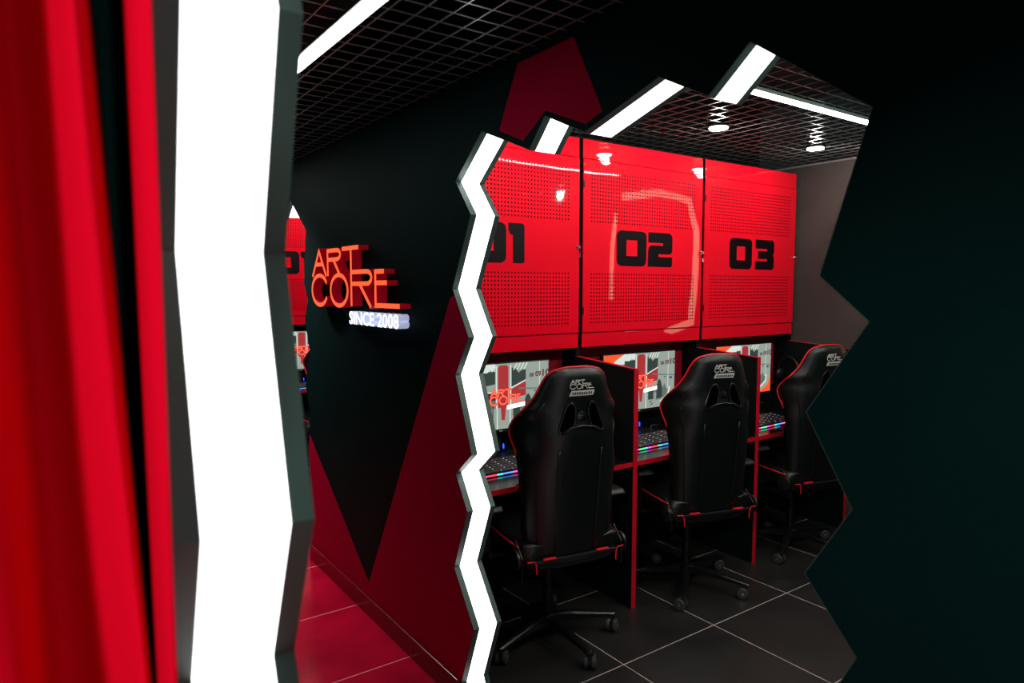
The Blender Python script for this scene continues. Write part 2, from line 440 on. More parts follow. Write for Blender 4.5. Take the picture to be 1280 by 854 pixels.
def light(kind, name, loc, energy, col=(1, 1, 1), size=.1, rot=(0, 0, 0), **k):
    l = bpy.data.lights.new(name, kind); l.energy = energy; l.color = col
    if kind == 'AREA': l.size = size; l.shape = k.get('shape', 'SQUARE')
    if 'size_y' in k: l.size_y = k['size_y']
    if kind == 'SPOT': l.spot_size = R(k.get('cone', 110)); l.spot_blend = 1; l.shadow_soft_size = size
    if kind == 'POINT': l.shadow_soft_size = size
    o = bpy.data.objects.new(name, l); COL.objects.link(o); o.location = loc; o.rotation_euler = rot
    return o
for (x, y, e) in ((2.99, 2.36, 7), (3.90, 2.36, 7), (2.05, 2.36, 7), (3.0, .85, 24), (3.85, .85, 20), (2.05, .85, 23), (2.05, 2.36+PITCH, 7), (2.99, 2.36+PITCH, 7), (2.05, .85+PITCH, 34)):
    light('POINT', 'spot_light', (x, y, IZ-.045), e, (1, .93, .85), .03)

light('SPOT', 'hall_spot_light', (.95, 4.4, HZ-.03), 130, (1, .95, .9), .05, cone=130)
hs = copy_tree(sp0); hs.location = (.95, 4.5, HZ-.012); hs['label'] = 'round spotlight of the passage ceiling, hidden behind the foreground strip'; hs['group'] = 'round ceiling spotlights'
MB().box((XE-.014, -.1, IZ-.012), (XE-.0005, 3.1, IZ-.002)).build('trim_3', M['alu'])['kind'] = 'structure'
# light frame on the end wall, mirrored in the locker doors
t = thing('wall_light_frame', (XE, 1.45, 0), 'thin irregular light outline on the end wall, mirrored as streaks in the red locker doors', 'light frame')
for pts in ([(-.50, 1.50), (-.51, 2.34)], [(-.40, 2.445), (.05, 2.43), (.38, 2.33), (.47, 2.10), (.45, 1.34), (.15, 1.24)]):
    MB().prism(stroke(pts, .062), fx, -.02, -.0005).build('housing', M['frame'], t)
    MB().prism(stroke(pts, .056), fx, -.0225, -.0203).build('light_strip', M['streak'], t)

# ------------------------------------------------------------------ ART CORE sign
t = thing('wall_sign', (DW, 3.75, 1.5), 'glowing red ART CORE letters over white SINCE 2008 on the black passage wall', 'sign')
fs = lambda a, b, c: (c, -a, b)
names = ['letter'] * 7
for i in range(7):
    mb = MB(); lettering(mb, fs, .0205, -.052, -.001, 0, 1, only=i)
    mb.build('letter', [M['letterside'], M['letterface']], t)
bm = text_bm('SINCE 2008', .062, .5, .012, .545)
bm.verts.ensure_lookup_table(); seen = set(); islands = []
for v in bm.verts:
    if v in seen: continue
    st = [v]; isl = []; seen.add(v)
    while st:
        q = st.pop(); isl.append(q)
        for e in q.link_edges:
            o2 = e.other_vert(q)
            if o2 not in seen: seen.add(o2); st.append(o2)
    islands.append(isl)
def bb(I): return min(v.co.x for v in I), max(v.co.x for v in I)
# front cap, back cap and sides may be separate shells: join those that overlap in x
chars = []
for I in sorted(islands, key=bb):
    a, b = bb(I)
    if chars and a < chars[-1][1] - .3*min(b-a, chars[-1][1]-chars[-1][0]):
        chars[-1][2].extend(I); chars[-1][1] = max(b, chars[-1][1])
    else: chars.append([a, b, list(I)])
fw = lambda x, y, z: (-.027 + z*.05, -(.612+x), -.050+y)
for a, b, I in chars:
    mb = MB(); mp = {v: mb.bm.verts.new(fw(*v.co)) for v in I}; Is = set(I)
    for fc in bm.faces:
        if fc.verts[0] in Is:
            try: mb.bm.faces.new([mp[v] for v in fc.verts])
            except (ValueError, KeyError): pass
    bmesh.ops.remove_doubles(mb.bm, verts=mb.bm.verts[:], dist=1e-5)
    o = mb.build('letter', [M['whiteside'], M['whiteface']], t)
    for p in o.data.polygons:
        if p.normal.x < -.5: p.material_index = 1
    o['label'] = 'glowing white character'
bm.free()

# ------------------------------------------------------------------ lockers
def digit(n):
    if n == 0:
        o = [(.03,0),(.206,0),(.228,.012),(.236,.03),(.236,.17),(.228,.19),(.206,.2),(.03,.2),(.01,.19),(0,.17),(0,.03),(.008,.012)]
        return [o, [(.075,.058),(.162,.058),(.162,.148),(.075,.148)]], .236
    if n == 1: return [[(.028,0),(.09,0),(.1,.01),(.1,.188),(.088,.2),(0,.2),(0,.165),(.014,.142),(.028,.14)]], .1
    if n == 2: return [[(0,.2),(.18,.2),(.2,.188),(.206,.17),(.206,.1),(.2,.082),(.18,.075),(.088,.075),(.088,.058),(.206,.058),(.206,.012),(.196,0),(0,0),(0,.095),(.008,.115),(.028,.125),(.125,.125),(.125,.14),(0,.14)]], .206
    return [[(0,.2),(.185,.2),(.203,.19),(.209,.172),(.209,.118),(.196,.1),(.209,.082),(.209,.028),(.203,.01),(.185,0),(0,0),(0,.057),(.13,.057),(.13,.072),(.03,.072),(.03,.125),(.13,.125),(.13,.14),(0,.14)]], .209

def locker(loc, num, xnum, w, label, group):
    t = thing('locker', loc, label, 'locker', group)          # origin: lower left front corner
    g = .013
    mb = MB(); mb.box((g, .004, .0), (w-g, .30, 1.12)); mb.build('body', M['blackmetal'], t)
    MB().box((g, -.001, 1.0175), (w-g, .0035, 1.12)).build('top_fascia', M['redsteel'], t, bevel=.003)
    MB().box((g, -.001, .0), (w-g, .0035, .0765)).build('bottom_fascia', M['redsteel'], t, bevel=.003)
    d = MB().box((0, -.006, 0), (w-2*g, .0035, .936)).build('door', M['door'], t, bevel=.004, loc=(g, 0, .080))
    fz = lambda a, b, c: (a, c, b)
    for n, xo in ((0, xnum[0]), (num, xnum[1])):
        lp, wd = digit(n)
        mb = MB(); mb.prism(lp, lambda a, b, c, xo=xo: (a+xo-g, c, b+.368), -.0068, -.0062)
        mb.build('number', M['numblack'], d)
    # cam lock with key, two hinges
    mb = MB(); mb.lathe([(.011, -.014), (.012, -.012), (.012, -.0055), (.014, -.0055)], (w-2*g-.012, 0, .462), 'Y', 16)
    mb.box((w-2*g-.014, -.03, .455), (w-2*g-.010, -.0142, .469))
    lk = mb.build('lock', M['chrome'], d, smooth=True, shade_angle=40)
    mb = MB(); mb.tube([(w-2*g-.012, -.028, .452) , (w-2*g-.006, -.024, .44), (w-2*g-.004, -.018, .425)], .0022, 6)
    mb.box((w-2*g-.010, -.02, .405), (w-2*g-.001, -.0165, .428)); mb.build('key', M['chrome'], lk)
    for z in (.12, .80):
        MB().tube([(.002, -.008, z-.02), (.002, -.008, z+.02)], .004, 8).build('hinge', M['blackmetal'], d)
    return t
GL = 'numbered red wall lockers'
locker((XS[0], LY, 1.30), 1, (.272, .521), 1.0, 'red perforated steel locker numbered 01, partly behind the zigzag light frame', GL)
locker((XS[1], LY, 1.30), 2, (.261, .511), 1.0, 'red perforated steel locker numbered 02 with light streaks on its door', GL)
locker((XS[2], LY, 1.30), 3, (.26, .533), 1.0, 'red perforated steel locker numbered 03 next to the grey end wall', GL)
locker((XS[0], LY+PITCH, 1.30), 1, (.272, .521), 1.0, 'distant red locker seen through the narrow far opening left of the glowing sign', GL)

# ------------------------------------------------------------------ desks and dividers
def divider(loc, label):
    t = thing('divider_panel', loc, label, 'partition', 'black desk dividers')
    w = .030
    prof = [(0, 0), (0, 1.222), (.446, 1.250), (.446, 1.298), (.560, 1.298), (.560, 0)]
    mb = MB(); mb.prism([prof], lambda a, b, c: (c, a, b), 0, w); mb.build('board', M['panel'], t)
    e = [(-.0015, 0), (-.0015, 1.2235), (.446, 1.2515), (.446, 1.25), (0, 1.222), (0, 0)]
    mb = MB(); mb.prism([e], lambda a, b, c: (c, a, b), 0, w); mb.build('edge_band', M['rededge'], t)
    MB().lathe([(.012, 0), (.014, .004), (.006, .006)], (.015, .04, 0), 'Z', 12)
    return t
divider((XS[1]-.015, FY, 0), 'black red-edged desk divider between the first and second chairs')
divider((XS[2]-.015, FY, 0), 'black red-edged desk divider between the second and third chairs')
divider((XE-.032, FY, 0), 'black red-edged divider against the grey end wall behind the third chair')
divider((XS[1]-.015, FY+PITCH, 0), 'black desk divider of the far room, hidden behind the passage wall')

def desk(loc, w, label):
    t = thing('desk', loc, label, 'desk', 'black desks with red front edge')
    front = [(0, 0), (.25, 0), (.41, .135), (.58, .135), (.74, 0), (w, 0)]
    top = front + [(w, .557), (0, .557)]
    mb = MB(); mb.prism([top], lambda a, b, c: (a, b, c), -.024, 0); mb.build('desk_top', M['desktop'], t)
    eb = [(p[0], p[1]) for p in front]
    mb = MB(); mb.prism([eb + offset(eb, .0025)[::-1]], lambda a, b, c: (a, b, c), -.024, -.0002); mb.build('edge_band', M['rededge'], t)
    MB().box((.0, .50, -.30), (w, .518, -.0245)).build('modesty_panel', M['panel'], t)
    MB().box((.02, .30, -.06), (w-.02, .33, -.0245)).build('support_rail', M['blackmetal'], t)
    return t
desk((XS[0]+.0155, FY+.003, .757), .969, 'glossy black desk with red front edge under the first screen, beside the zigzag light frame')
desk((XS[1]+.0155, FY+.003, .757), .966, 'glossy black desk with red front edge between the two dividers')
desk((XS[2]+.0155, FY+.003, .757), .964, 'glossy black desk with red front edge under the third screen')
desk((XS[0]+.0155, FY+.003+PITCH, .757), .969, 'dark desk with red edge glimpsed through the narrow far opening')

# ------------------------------------------------------------------ monitors
SC = dict(bg=emi('screen_pale', (.36, .42, .37), .85), wh=emi('screen_white', (.75, .85, .78), .9), dk=emi('screen_dark', (.035, .055, .05), .9), md=emi('screen_mid', (.14, .18, .16), .9),
          rd=emi('screen_red', (.45, .03, .035), .9), neon=emi('screen_neon', (1, .14, .07), 1.8), glow=emi('screen_glow', (.8, .02, .02), 1.0), orr=emi('screen_orange', (1, .10, .02), 1.0), dr=emi('screen_dark_red', (.10, .015, .02), .9), bar=emi('screen_bar', (1, 1, 1), 1.6))
SK = list(SC)
def monitor(loc, label, rz=0):
    t = thing('monitor', loc, label, 'monitor', 'gaming monitors')   # origin: bottom centre of stand on the desk
    W, H, zb = .597, .338, .141
    mb = MB(); mb.box((-W/2-.006, .0, zb-.020), (W/2+.006, .030, zb+H+.006)); mb.box((-.2, .030, zb+.05), (.2, .052, zb+.27))
    mb.build('casing', M['blackplastic'], t, bevel=.004)
    mb = MB()
    def P(k, pts, lay):
        mb.prism([pts], lambda a, b, c: (a-W/2, c, b+zb), -.0004-lay*.00022, -.0002-lay*.00022, SK.index(k))
    P('bg', [(0, 0), (W, 0), (W, H), (0, H)], 0)
    P('wh', [(.05, .26), (.255, .30), (.255, .338), (.13, .338)], 1)
    P('md', [(.0, .10), (.26, .10), (.26, .19), (0, .21)], 1)
    P('dk', [(.165, .225), (.253, .235), (.253, .315), (.235, .30), (.22, .31), (.205, .295), (.165, .298)], 2)
    P('dk', [(.355, .212), (.447, .245), (.447, .30), (.42, .298), (.40, .285), (.38, .31), (.355, .315)], 2)
    P('dr', [(.0, .16), (.255, .15), (.255, .185), (0, .215)], 3)
    P('rd', [(.345, .15), (.447, .165), (.447, .24), (.345, .20)], 3)
    P('wh', [(.0, .216), (.26, .186), (.26, .192), (0, .223)], 4)
    P('wh', [(.34, .2), (.447, .240), (.447, .247), (.34, .208)], 4)
    P('rd', [(.27, .05), (.335, .05), (.335, .318), (.325, .33), (.28, .33), (.27, .318)], 4)
    P('wh', [(.257, .04), (.264, .04), (.264, .33), (.257, .33)], 5)
    P('wh', [(.346, .04), (.353, .04), (.353, .33), (.346, .33)], 5)
    P('bg', [(.12, 0), (.50, 0), (.44, .085), (.36, .11), (.24, .11), (.18, .08)], 6)
    P('rd', [(.292, .045), (.312, .045), (.322, .13), (.286, .13)], 7)
    P('wh', [(.262, .0), (.268, .0), (.268, .12), (.262, .12)], 7); P('wh', [(.342, .0), (.348, .0), (.348, .12), (.342, .12)], 7)
    for k in range(4):
        P('wh', [(.17+k*.022, .335), (.178+k*.022, .335), (.212+k*.013, .300), (.204+k*.013, .300)], 5)
        P('wh', [(.385+k*.022, .336), (.394+k*.022, .336), (.372+k*.022, .302), (.364+k*.022, .302)], 5)
    # right-hand wall with numbers
    P('bg', [(.447, .20), (.597, .186), (.597, .338), (.47, .338), (.447, .315)], 5)
    P('md', [(.40, .20), (.597, .184), (.597, .190), (.40, .207)], 6)
    P('wh', [(.535, .10), (.539, .10), (.539, .338), (.535, .338)], 6)
    P('dk', [(.548, .168), (.575, .168), (.572, .18), (.552, .18)], 7); P('dk', [(.50, .178), (.52, .178), (.518, .184), (.502, .184)], 7)
    for k, (x, s) in enumerate(((.468, .028), (.508, .036), (.556, .046))):
        body = ('08', '09', '10')[k]
        bm = text_bm(body, s*.8, .0001, .03, s*1.05)
        add_bm(mb, bm, lambda a, b, c, x=x, s=s: (x+a-W/2, -.0024, b+.268-s*.4+(x-.468)*.08+zb), SK.index('dr'))
    # chair silhouettes and floor
    P('md', [(.36, .11), (.45, .13), (.56, .10), (.55, .08), (.45, .035), (.36, .075)], 6)
    P('dk', [(.365, .05), (.365, .10), (.375, .125), (.395, .13), (.41, .10), (.41, .05)], 7)
    P('dk', [(.435, .045), (.438, .13), (.447, .16), (.462, .172), (.476, .155), (.485, .12), (.487, .06)], 7)
    P('md', [(.49, .07), (.495, .125), (.506, .14), (.518, .12), (.52, .075)], 8)
    for x in (.18, .195, .215, .235): P('dk', [(x, .04), (x+.006, .04), (x+.006, .13), (x, .13)], 7)
    for x, z in ((.17, .03), (.19, .055), (.21, .085), (.375, .035), (.39, .055), (.36, .07), (.385, .02)):
        P('dk', [(x, z), (x+.02, z+.010), (x+.024, z+.004), (x+.02, z+.005), (x+.006, z-.006)], 8)
    P('wh', [(.46, .03), (.53, .075), (.55, .12), (.56, .12), (.545, .068), (.48, .03)], 7)
    # neon lettering and white tube
    sx = .202
    for i, (n, ss) in enumerate(LET):
        for pts, cl in ss:
            q = [(p[0]*sx+.204, (p[1]-.036)*.27+.128) for p in pts]
            mb.prism(stroke(q, .0120, bool(cl)), lambda a, b, c: (a-W/2, c, b+zb), -.0024, -.0023, SK.index('glow'))
            mb.prism(stroke(q, .0050, bool(cl)), lambda a, b, c: (a-W/2, c, b+zb), -.0027, -.0026, SK.index('neon'))
    P('bar', [(.325, .098), (.44, .108), (.44, .130), (.325, .120)], 11)
    # orange corners
    P('orr', [(0, .338), (.16, .338), (.05, .285), (.02, .28), (0, .31)], 11)
    P('orr', [(.46, 0), (.54, .035), (.567, .05), (.59, .105), (.597, .11), (.597, 0)], 11)
    mb.build('screen', [SC[k] for k in SK], t, recalc=True)
    mb = MB(); mb.tube([(0, .045, .01), (0, .045, .10), (0, .042, .2)], .016, 10); mb.build('stand', M['blackplastic'], t, smooth=True)
    MB().prism([[(-.12, -.10), (.12, -.10), (.09, .07), (-.09, .07)]], lambda a, b, c: (a, b, c), .0003, .012).build('base', M['blackplastic'], t, bevel=.003)
    MB().box((-.02, -.0012, zb-.012), (.0, -.0001, zb-.008)).build('badge', M['logo'], t)
    MB().box((.02, .020, .03), (.024, .0275, .055)).build('power_light', emi('blue_led', (.02, .08, 1), 2.5), t)
    return t
monitor((1.948, 2.857, .757), 'black screen showing the red neon room picture, in front of the first chair')
monitor((2.949, 2.857, .757), 'black screen showing the red neon room picture, between the two dividers')
monitor((3.950, 2.857, .757), 'black screen showing the pale room picture, behind the second divider at the right')
monitor((1.948, 2.857+PITCH, .757), 'small distant screen with red lettering seen through the narrow far opening')

# ------------------------------------------------------------------ keyboards
def keyboard(loc, rz, label):
    t = thing('keyboard', loc, label, 'keyboard', 'backlit gaming keyboards', rz)
    mb = MB(); mb.prism([[(-.09, .0005), (-.09, .020), (.075, .038), (.09, .030), (.09, .0005)]], lambda a, b, c: (c, a, b), -.225, .225)
    mb.build('case', M['blackplastic'], t, bevel=.003)
    cols = [(.1, .3, 1), (.05, .9, .8), (1, .05, .1), (.8, .1, 1), (.1, 1, .4), (1, .1, .5)]
    ms = [emi('key_glow_%s' % n, c, 1.6) for n, c in zip(('blue', 'cyan', 'red', 'violet', 'green', 'pink'), cols)]
    mb = MB(); n = 15
    for k in range(n):
        x = -.222+k*.444/n
        mb.box((x, -.0935, .005), (x+.444/n, -.0902, .0115), (k*5+k//3) % 6)
    mb.build('light_bar', ms, t).name = 'light_bar'
    T0 = Matrix.Translation((0, 0, .0215)) @ Matrix.Rotation(math.atan2(.018, .165), 4, 'X')
    for r in range(6):
        mb = MB(); y = -.075+r*.0255; x = -.215; k = 0
        while x < .205:
            w = .0205 if not (r == 0 and 3 <= k <= 3) else .115
            x2 = min(x+w-.003, .215)
            mb.box((x, y+.09-.01, .001), (x2, y+.09-.01+.019, .010), 0, T0 @ Matrix.Translation((0, -.09, 0)))
            if (k*7+r*3) % 3 == 0:
                mb.box((x+.004, y+.084, .0101), (min(x+.010, x2), y+.091, .0104), 1+(0, 0, 1, 0, 2)[(k+r*2) % 5], T0 @ Matrix.Translation((0, -.09, 0)))
            x += w+.001; k += 1
        mb.build('key_row', [M['key'], emi('legend_white', (.6, .75, .8), .8), emi('legend_red', (.9, .1, .15), .9), emi('legend_blue', (.2, .4, 1), .9)], t)
    return t
k0 = keyboard((1.72, 2.635, .7575), R(0), 'black keyboard glowing pink and blue, left of the first chair')
dup(k0, (2.76, 2.615, .7575), 'black keyboard with rainbow glowing front edge, between the divider and the second chair', R(2))
dup(k0, (3.78, 2.585, .7575), 'black keyboard with green and violet front edge, left of the third chair', R(3))
dup(k0, (1.80, 2.63+PITCH, .7575), 'far keyboard glimpsed as a small bright line through the narrow far opening', R(0))
def cable(pts, label):
    P = [Vector(p) for p in pts]; out = []
    for i in range(len(P)-1):
        a, b, c, d = P[max(i-1, 0)], P[i], P[i+1], P[min(i+2, len(P)-1)]
        for s in range(6):
            u = s/6; out.append(.5*((2*b)+(c-a)*u+(2*a-5*b+4*c-d)*u*u+(3*b-a-3*c+d)*u**3))
    out.append(P[-1])
    return tag(MB().tube(out, .0025, 6).build('cable', M['rubber'], smooth=True), label, 'cable', 'keyboard cables')
cable([(1.78, 2.735, .788), (1.77, 2.78, .80), (1.78, 2.84, .775), (1.79, 2.92, .761)], 'thin cable arching behind the keyboard under the first screen')
cable([(2.90, 2.72, .788), (2.95, 2.76, .815), (3.04, 2.79, .80), (3.09, 2.92, .761)], 'thin cable arching behind the keyboard under the second screen')
cable([(3.88, 2.70, .788), (3.94, 2.74, .84), (4.06, 2.78, .84), (4.10, 2.92, .761)], 'thin cable arching behind the keyboard under the third screen')

# headset hanging on the last divider
t = thing('headset', (XE-.052, 2.79, 1.05), 'black headset hanging on the divider beside the third chair', 'headset')
MB().tube([(-.012, .075*math.cos(R(a)), .085*math.sin(R(a))) for a in range(-20, 201, 12)], .008, 8).build('headband', M['glossblack'], t, smooth=True)
for s in (-1, 1):
    MB().lathe([(.02, -.018), (.036, -.014), (.038, 0), (.034, .014), (.015, .018)], (-.022, s*.062, -.035), 'Y', 18).build('ear_cup', M['blackplastic'], t, smooth=True)
MB().box((-.0135, -.01, .078), (.0200, .01, .097)).build('hook', M['blackmetal'], t)

# ------------------------------------------------------------------ gaming chair
ROWS = [  # z, half width, wing forward, thickness
    (.43, .17, .00, .03), (.45, .195, .01, .07), (.52, .215, .03, .09), (.62, .222, .04, .10), (.75, .228, .045, .10), (.86, .238, .055, .10),
    (.94, .240, .080, .11), (.99, .252, .105, .115), (1.03, .255, .115, .115), (1.07, .243, .10, .10), (1.11, .228, .06, .08), (1.15, .195, .045, .08),
    (1.19, .172, .035, .08), (1.23, .155, .028, .078), (1.26, .138, .02, .07), (1.280, .112, .012, .055), (1.290, .075, .006, .035), (1.294, .05, .003, .02)]
def yc(z): return -.195-(z-.46)*.075
FINE = []
for _i in range(len(ROWS)-1):
    _a, _b, _c, _d = [ROWS[min(max(_i+_k, 0), len(ROWS)-1)] for _k in (-1, 0, 1, 2)]
    for _s in range(4):
        q = _s/4
        FINE.append(tuple(.5*((2*_b[j])+(_c[j]-_a[j])*q+(2*_a[j]-5*_b[j]+4*_c[j]-_d[j])*q*q+(3*_b[j]-_a[j]-3*_c[j]+_d[j])*q**3) if j else _b[0]+(_c[0]-_b[0])*q for j in range(4)))
FINE.append(ROWS[-1])
def chair(loc, rz, label):
    t = thing('gaming_chair', loc, label, 'chair', 'black gaming chairs', rz)
    NU = 18
    mb = MB(); rings = []
    for z, w, f, th in FINE:
        ring = []
        for side in (0, 1):
            for i in range(NU+1):
                if side and i in (0, NU): continue
                u = -1+2*i/NU
                if side: u = -u
                uu = math.sin(u*math.pi/2)*.6+u*.4
                prof = math.sqrt(max(0, 1-abs(uu)**4))
                y = yc(z)+f*abs(uu)**2.6 + (prof*th*.45 if side else -prof*th*.55)
                ring.append(mb.bm.verts.new((w*uu, y, z)))
        rings.append(ring)
    for A, B in zip(rings, rings[1:]):
        k = len(A)
        for j in range(k): mb.bm.faces.new([A[j], A[(j+1) % k], B[(j+1) % k], B[j]])
    mb.bm.faces.new(rings[0]); mb.bm.faces.new(rings[-1])
    back = mb.build('backrest', M['leather'], t, smooth=True)
    # red piping along the wing edge and round the head
    L = [(-w-.0005, yc(z)+f, z) for z, w, f, th in FINE if .90 < z]
    top = [(x, yc(1.30), 1.2945) for x in (-.04, 0, .04)]
    Rr = [(-p[0], p[1], p[2]) for p in L[::-1]]
    MB().tube(L+top+Rr, .0042, 8).build('piping', M['piping'], back, smooth=True)
    # seams down the rear shell
    def yr(x, z):
        for a, b in zip(ROWS, ROWS[1:]):
            if a[0] <= z <= b[0]:
                k = (z-a[0])/(b[0]-a[0]); w, f, th = [a[i]+(b[i]-a[i])*k for i in (1, 2, 3)]
                return yc(z)+f*abs(x/w)**2.6 - math.sqrt(max(0, 1-abs(x/w)**4))*th*.55
        return yc(z)
    for s in (-1, 1):
        MB().tube([(s*(.092+.010*math.sin((z-.5)*4)), yr(.09, z)-.0005, z) for z in [.50+.045*i for i in range(11)]], .0045, 6).build('seam', M['leather'], back, smooth=True)
        MB().tube([(s*(w*.80), yr(w*.8, z)-.0005, z) for z, w, f, th in ROWS[2:12]], .003, 6).build('seam', M['leather'], back, smooth=True)
    # belt holes (dark cut-outs with padded rims)
    for s in (-1, 1):
        hp = [(.030, 1.135), (.050, 1.150), (.072, 1.135), (.088, 1.09), (.108, 1.04), (.10, 1.02), (.060, 1.035), (.034, 1.06)]
        cx = sum(p[0] for p in hp)/8; cz = sum(p[1] for p in hp)/8
        rim = [(s*p[0], yr(p[0], p[1])-.003, p[1]) for p in hp]
        sm = []
        for i in range(8):
            a, b = Vector(rim[i]), Vector(rim[(i+1) % 8]); sm += [a*.75+b*.25, a*.25+b*.75]
        h = MB(); h.tube(sm, .0055, 8, closed=True); h.build('belt_hole_rim', M['glossblack'], back, smooth=True)
        h = MB(); vs = [h.bm.verts.new((v.x, v.y-.0005, v.z)) for v in sm]; c = h.bm.verts.new((s*cx, yr(cx, cz)-.002, cz))
        for i in range(16): h.bm.faces.new([vs[i], vs[(i+1) % 16], c])
        h.build('belt_hole', mat('hole_black', (.0005, .0005, .0005), .9, spec=0), back)
    # strap yoke and round emblem between the holes
    MB().tube([(-.10, yr(.1, 1.035)-.004, 1.022), (-.05, yr(.05, 1.05)-.005, 1.048), (0, yr(0, 1.05)-.006, 1.052), (.05, yr(.05, 1.05)-.005, 1.048), (.10, yr(.1, 1.035)-.004, 1.022)], .006, 8).build('strap', M['leather'], back, smooth=True)
    MB().lathe([(.024, -.004), (.022, -.007), (.012, -.006), (.010, -.009), (.002, -.009)], (0, yr(0, 1.09)+.003, 1.088), 'Y', 18).build('emblem', M['glossblack'], back, smooth=True)
    # printed logo on the head
    sc = .112/1.07
    fl = lambda a, b, c: ((a-.63)*sc*1.0, yr(min(abs((a-.63)*sc), .1), 1.205+b*sc)-.0005+c, 1.203+b*sc*1.25)
    mb = MB(); lettering(mb, lambda a, b, c: fl(a, b, c), .026, -.0015, 0)
    mb.build('logo', M['logo'], back)
    mb = MB(); mb.prism([[(-.060, 1.178), (.052, 1.178), (.060, 1.200), (-.050, 1.200)]], lambda a, b, c: (a, yr(abs(a), b)-.0006+c, b), -.0022, 0); 
    lb = mb.build('logo', M['logo'], back)
    mb = MB()
    for k in range(9): mb.box((-.048+k*.011, yr(.03, 1.19)-.0042, 1.184), (-.041+k*.011, yr(.03, 1.19)-.0035, 1.194))
    mb.build('logo_print', M['logodark'], lb)
    # seat
    mb = MB()
    sect = [(-.275, .035), (-.262, .075), (-.225, .088), (-.185, .066), (-.1, .058), (0, .056), (.1, .058), (.185, .066), (.225, .088), (.262, .075), (.275, .035), (.26, -.03), (.15, -.045), (0, -.045), (-.15, -.045), (-.26, -.03)]
    rg = []
    for y, s, dz in ((-.235, .86, 0), (-.22, .93, .0), (-.10, .97, .0), (.05, 1.0, .01), (.18, 1.0, .03), (.26, .98, .035), (.30, .92, .015), (.31, .85, -.01)):
        rg.append([mb.bm.verts.new((x*s, y, .47+dz+(z if y < .28 else z*.75))) for x, z in sect])
    for A, B in zip(rg, rg[1:]):
        for j in range(16): mb.bm.faces.new([A[j], A[(j+1) % 16], B[(j+1) % 16], B[j]])
    mb.bm.faces.new(rg[0]); mb.bm.faces.new(rg[-1])
    seat = mb.build('seat', M['leather'], t, smooth=True, sub=1)
    for s in (-1, 1):
        MB().tube([(s*.262*k, y, z) for y, k, z in ((-.20, .94, .535), (-.10, .98, .54), (.05, 1.0, .548), (.18, 1.0, .57), (.26, .98, .574), (.30, .9, .55))], .0038, 8).build('piping', M['piping'], seat, smooth=True)
    # red stitched marks and lower trim bar
    MB().box((-.20, -.262, .475), (.20, -.248, .487)).build('trim_bar', M['blackplastic'], t, bevel=.003)
    for s in (-1, 1):
        MB().box((min(s*.10, s*.16), -.2655, .487), (max(s*.10, s*.16), -.250, .494)).build('red_mark', M['piping'], t, bevel=.002)
        MB().tube([(s*.235, -.262, .492), (s*.205, -.266, .492), (s*.196, -.266, .475), (s*.194, -.266, .435)], .0032, 6).build('red_mark', M['piping'], t)
        # recliner cover and L bracket
        c = MB(); c.lathe([(.030, 0), (.045, .004), (.045, .014), (.028, .020)], (0, 0, 0), 'X', 20)
        cv = c.build('recliner_cover', M['blackplastic'], t, smooth=True, shade_angle=50, loc=(.252 if s > 0 else -.252-.02, -.20, .485))
        MB().prism([[(-.235, .40), (-.235, .50), (-.17, .56), (-.15, .54), (-.15, .44), (.08, .42), (.08, .40)]], lambda a, b, c: (c, a, b), s*.242, s*.25).build('bracket', M['blackmetal'], t, bevel=.002)
        # armrest
        ar = MB(); ar.prism([[(-.09, .0), (-.10, .012), (-.08, .028), (.12, .028), (.15, .018), (.15, .0)]], lambda a, b, c: (c, a, b), -.045, .045)
        arm = ar.build('armrest', M['blackplastic'], t, bevel=.006, loc=(s*.315, .0, .655))
        MB().box((-.018, -.03, -.19), (.018, .03, -.0005)).build('armrest_post', M['blackmetal'], arm, bevel=.004)
        MB().box((min(0, -s*.11), -.035, -.215), (max(0, -s*.11), .035, -.195)).build('armrest_bracket', M['blackmetal'], arm, bevel=.003)
    MB().lathe([(.006, 0), (.007, .006), (.005, .02)], (0, 0, 0), 'X', 10).build('lever_knob', M['chrome'], t, loc=(.27, -.05, .44))
    MB().tube([(.05, .0, .405), (.27, .02, .395), (.30, .02, .392)], .005, 8).build('lever', M['blackmetal'], t, smooth=True)
    # mechanism, gas lift, star base
    MB().box((-.10, -.13, .385), (.10, .13, .418)).build('tilt_mechanism', M['blackmetal'], t, bevel=.008)
    MB().lathe([(.026, .07), (.026, .25), (.018, .252), (.018, .385)], n=20).build('gas_lift', M['blackmetal'], t, smooth=True, shade_angle=40)
    base = MB().lathe([(.030, .055), (.045, .065), (.048, .115), (.034, .128)], n=24).build('star_base', M['blackmetal'], t, smooth=True, shade_angle=50)
    a0 = chair.star
    for k in range(5):
        a = a0+k*2*math.pi/5
        leg = MB(); prof = [(.035, .024, .075, .120), (.12, .020, .078, .112), (.25, .015, .072, .094), (.325, .013, .068, .084), (.338, .009, .068, .080)]
        rings = []
        for r, hw, z0, z1 in prof:
            rings.append([leg.bm.verts.new(p) for p in ((r, -hw, z0), (r, hw, z0), (r, hw, z1-.006), (r, hw*.5, z1), (r, -hw*.5, z1), (r, -hw, z1-.006))])
        for A, B in zip(rings, rings[1:]):
            for j in range(6): leg.bm.faces.new([A[j], A[(j+1) % 6], B[(j+1) % 6], B[j]])
        leg.bm.faces.new(rings[0]); leg.bm.faces.new(rings[-1])
        leg.build('leg', M['blackmetal'], base, rot=(0, 0, a))
        ca = a+chair.cast[k]
        cx, cy = .325*math.cos(a)-.018*math.cos(ca), .325*math.sin(a)-.018*math.sin(ca)
        cs = MB(); cs.lathe([(.006, 0), (.006, .035), (.008, .037)], (.018, 0, .034), 'Z', 10); cs.box((-.012, -.006, .022), (.024, .006, .052))
